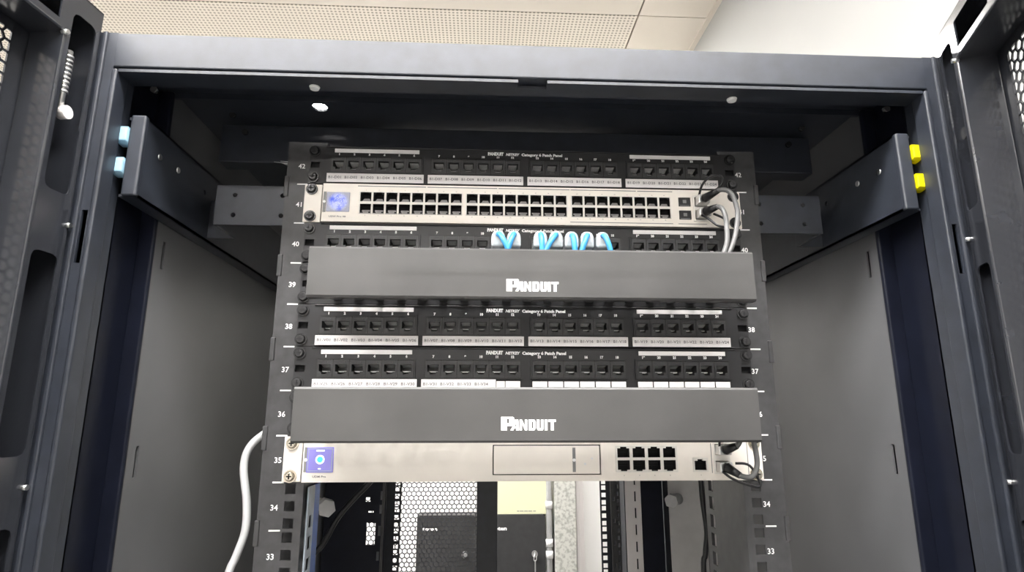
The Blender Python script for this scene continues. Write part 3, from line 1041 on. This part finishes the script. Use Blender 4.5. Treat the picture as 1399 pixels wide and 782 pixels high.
# ================================================================== cords and cables
zp = zb(40) + 22
sway = {10: 12, 11: -8, 12: 1, 13: -14, 14: 2, 15: -9, 16: 7}
allx = [x for b in BLK for x in b]
names = ['first', 'second', 'third', 'fourth', 'fifth', 'sixth', 'seventh']
for k, (i, dx) in enumerate(sway.items()):
    x = allx[i]
    t = thing('patch_cord', 'blue patch cord with clear boot, %s from the left of seven in a row' % names[k], 'patch cord', (x, -4, zp), 'blue patch cords in the half hidden patch panel')
    # clear boot: rounded arch
    pr = [(-7.2, -9), (7.2, -9), (7.2, 2.5), (5.6, 6.5), (2.4, 8.6), (-2.4, 8.6), (-5.6, 6.5), (-7.2, 2.5)]
    G().prism(pr, -26, -3, 'y', bev=2.0).build('boot', 'clear', t)
    G().box(-5.6, 5.6, -4, 7, -3, 3.8, bev=.4).build('plug', 'clear', t)
    G().tube([(0, -20, 3.5), (dx * .06, -29, 3.0), (dx * .45, -34, -5), (dx * .9, -34, -18), (dx * 1.0, -33, -34), (dx * 1.1, -30, -52)], 2.9, n=10).build('cord', 'bluecable', t)

def twinax(x0, za, pts, loop, label, group):
    t = thing('twinax_cable', label, 'cable', (x0, -6, za), group)
    def rel(p): return (p[0] - x0, p[1] + 6, p[2] - za)
    G().tube([rel(p) for p in pts], 2.6, n=10).build('cord', 'greycable', t)
    pl = G().box(-6.2, 6.2, -12, 10, -4.8, 4.8, bev=.6).build('plug', 'steel', t)
    e = rel(pts[1])
    G().cyl((0, -12, 0), e, 5.0, 3.1, n=12).build('boot', 'blackcable', pl)
    G().tube(loop, 1.3, n=6).build('pull_loop', 'blackcable', pl)
    return t
zs, zg = zb(41), zb(35)
twinax(194.5, zs + 29.6, [(194.5, -16, zs + 29.6), (204, -34, zs + 33), (214, -40, zs + 28), (219, -42, zs + 8), (216, -42, zs - 14), (208, -42, zs - 36), (190, -38, zs - 62), (120, -36, zs - 72), (40, -34, zs - 72)],
       [(-5, -10, 4), (-3, -16, 14), (4, -22, 21), (16, -22, 22), (17, -20, 14), (8, -14, 5)],
       'grey cable with black upward loop in the upper slot of the 48 port switch', 'grey cables in the 48 port switch')
twinax(194.5, zs + 14.4, [(194.5, -16, zs + 14.4), (202, -32, zs + 15), (206, -38, zs + 8), (207, -40, zs - 8), (203, -42, zs - 34), (180, -44, zs - 64), (110, -44, zs - 78), (30, -42, zs - 78)],
       [(-5, -10, -3), (0, -18, -10), (8, -24, -20), (18, -24, -20), (17, -22, -12), (8, -14, -3)],
       'grey cable with black downward loop in the lower slot of the 48 port switch', 'grey cables in the 48 port switch')
twinax(197, zg + 30.5, [(197, -16, zg + 30.5), (205, -28, zg + 35), (206, -36, zg + 48), (196, -40, zg + 62), (120, -38, zg + 70), (40, -36, zg + 70)],
       [(-5, -10, 3), (-6, -16, 10), (2, -20, 15), (10, -20, 14), (12, -18, 8), (8, -14, 3)],
       'dark cable in the upper slot at the right end of the gateway', 'dark cables in the gateway')
twinax(197, zg + 13.8, [(197, -16, zg + 13.8), (205, -30, zg + 7), (213, -38, zg + 7), (217, -42, zg + 18), (215, -44, zg + 36), (209, -44, zg + 56), (170, -46, zg + 70), (60, -44, zg + 72)],
       [(-5, -10, -3), (2, -18, -10), (14, -26, -15), (26, -26, -16), (20, -20, 2), (8, -14, 4)],
       'dark cable bending upward from the lower slot of the gateway', 'dark cables in the gateway')

tag(G().tube([(-236, 76, 1672), (-262, 70, 1667), (-284, 63, 1656), (-298, 60, 1641), (-301.8, 60, 1620), (-295.4, 60, 1585), (-294.3, 60, 1557), (-301.5, 60, 1531), (-308, 60, 1512), (-322, 62, 1440), (-330, 64, 1300), (-335, 64, 1000), (-340, 64, 66)], 4.1, n=12).build('white_cable', 'whitecable'), 'white cable hanging down outside the left mounting rail', 'cable')
tag(G().tube([(-150, 330, 1602), (-196, 305, 1592), (-212, 300, 1577), (-234, 300, 1554), (-253.6, 300, 1529.6), (-272, 300, 1495), (-300, 300, 1462), (-322, 320, 1380), (-330, 330, 1000), (-332, 330, 66)], 4.2, n=10).build('black_cable', 'blackcable'), 'black cable curving down behind the left rail past the blue strap', 'cable')
tag(G().tube([(262, 240, 1600), (263, 240, 1560), (266, 240, 1520), (262, 240, 1490), (258, 240, 1440), (262, 240, 1100), (262, 240, 66)], 3.6, n=10).build('black_cable', 'blackcable'), 'black cable hanging behind the right rail beside the added pale grey plate', 'cable')
w = thing('bare_wires', 'silver bare wire ends poking out beside the left rail number 42', 'wire', (-272, 40, 1964))
for i, (dz, dy) in enumerate(((1.5, 0), (0, 2), (-2, 4))):
    G().cyl((0, dy, dz), (-13 - 4 * (i == 1) * 2, dy, dz * .2 + 2.5), 0.7, .25, n=6).build('strand', 'steel', w)
G().cyl((0, 2, 0), (12, 2, -2), 2.5, n=10).build('sleeve', 'blackcable', w)
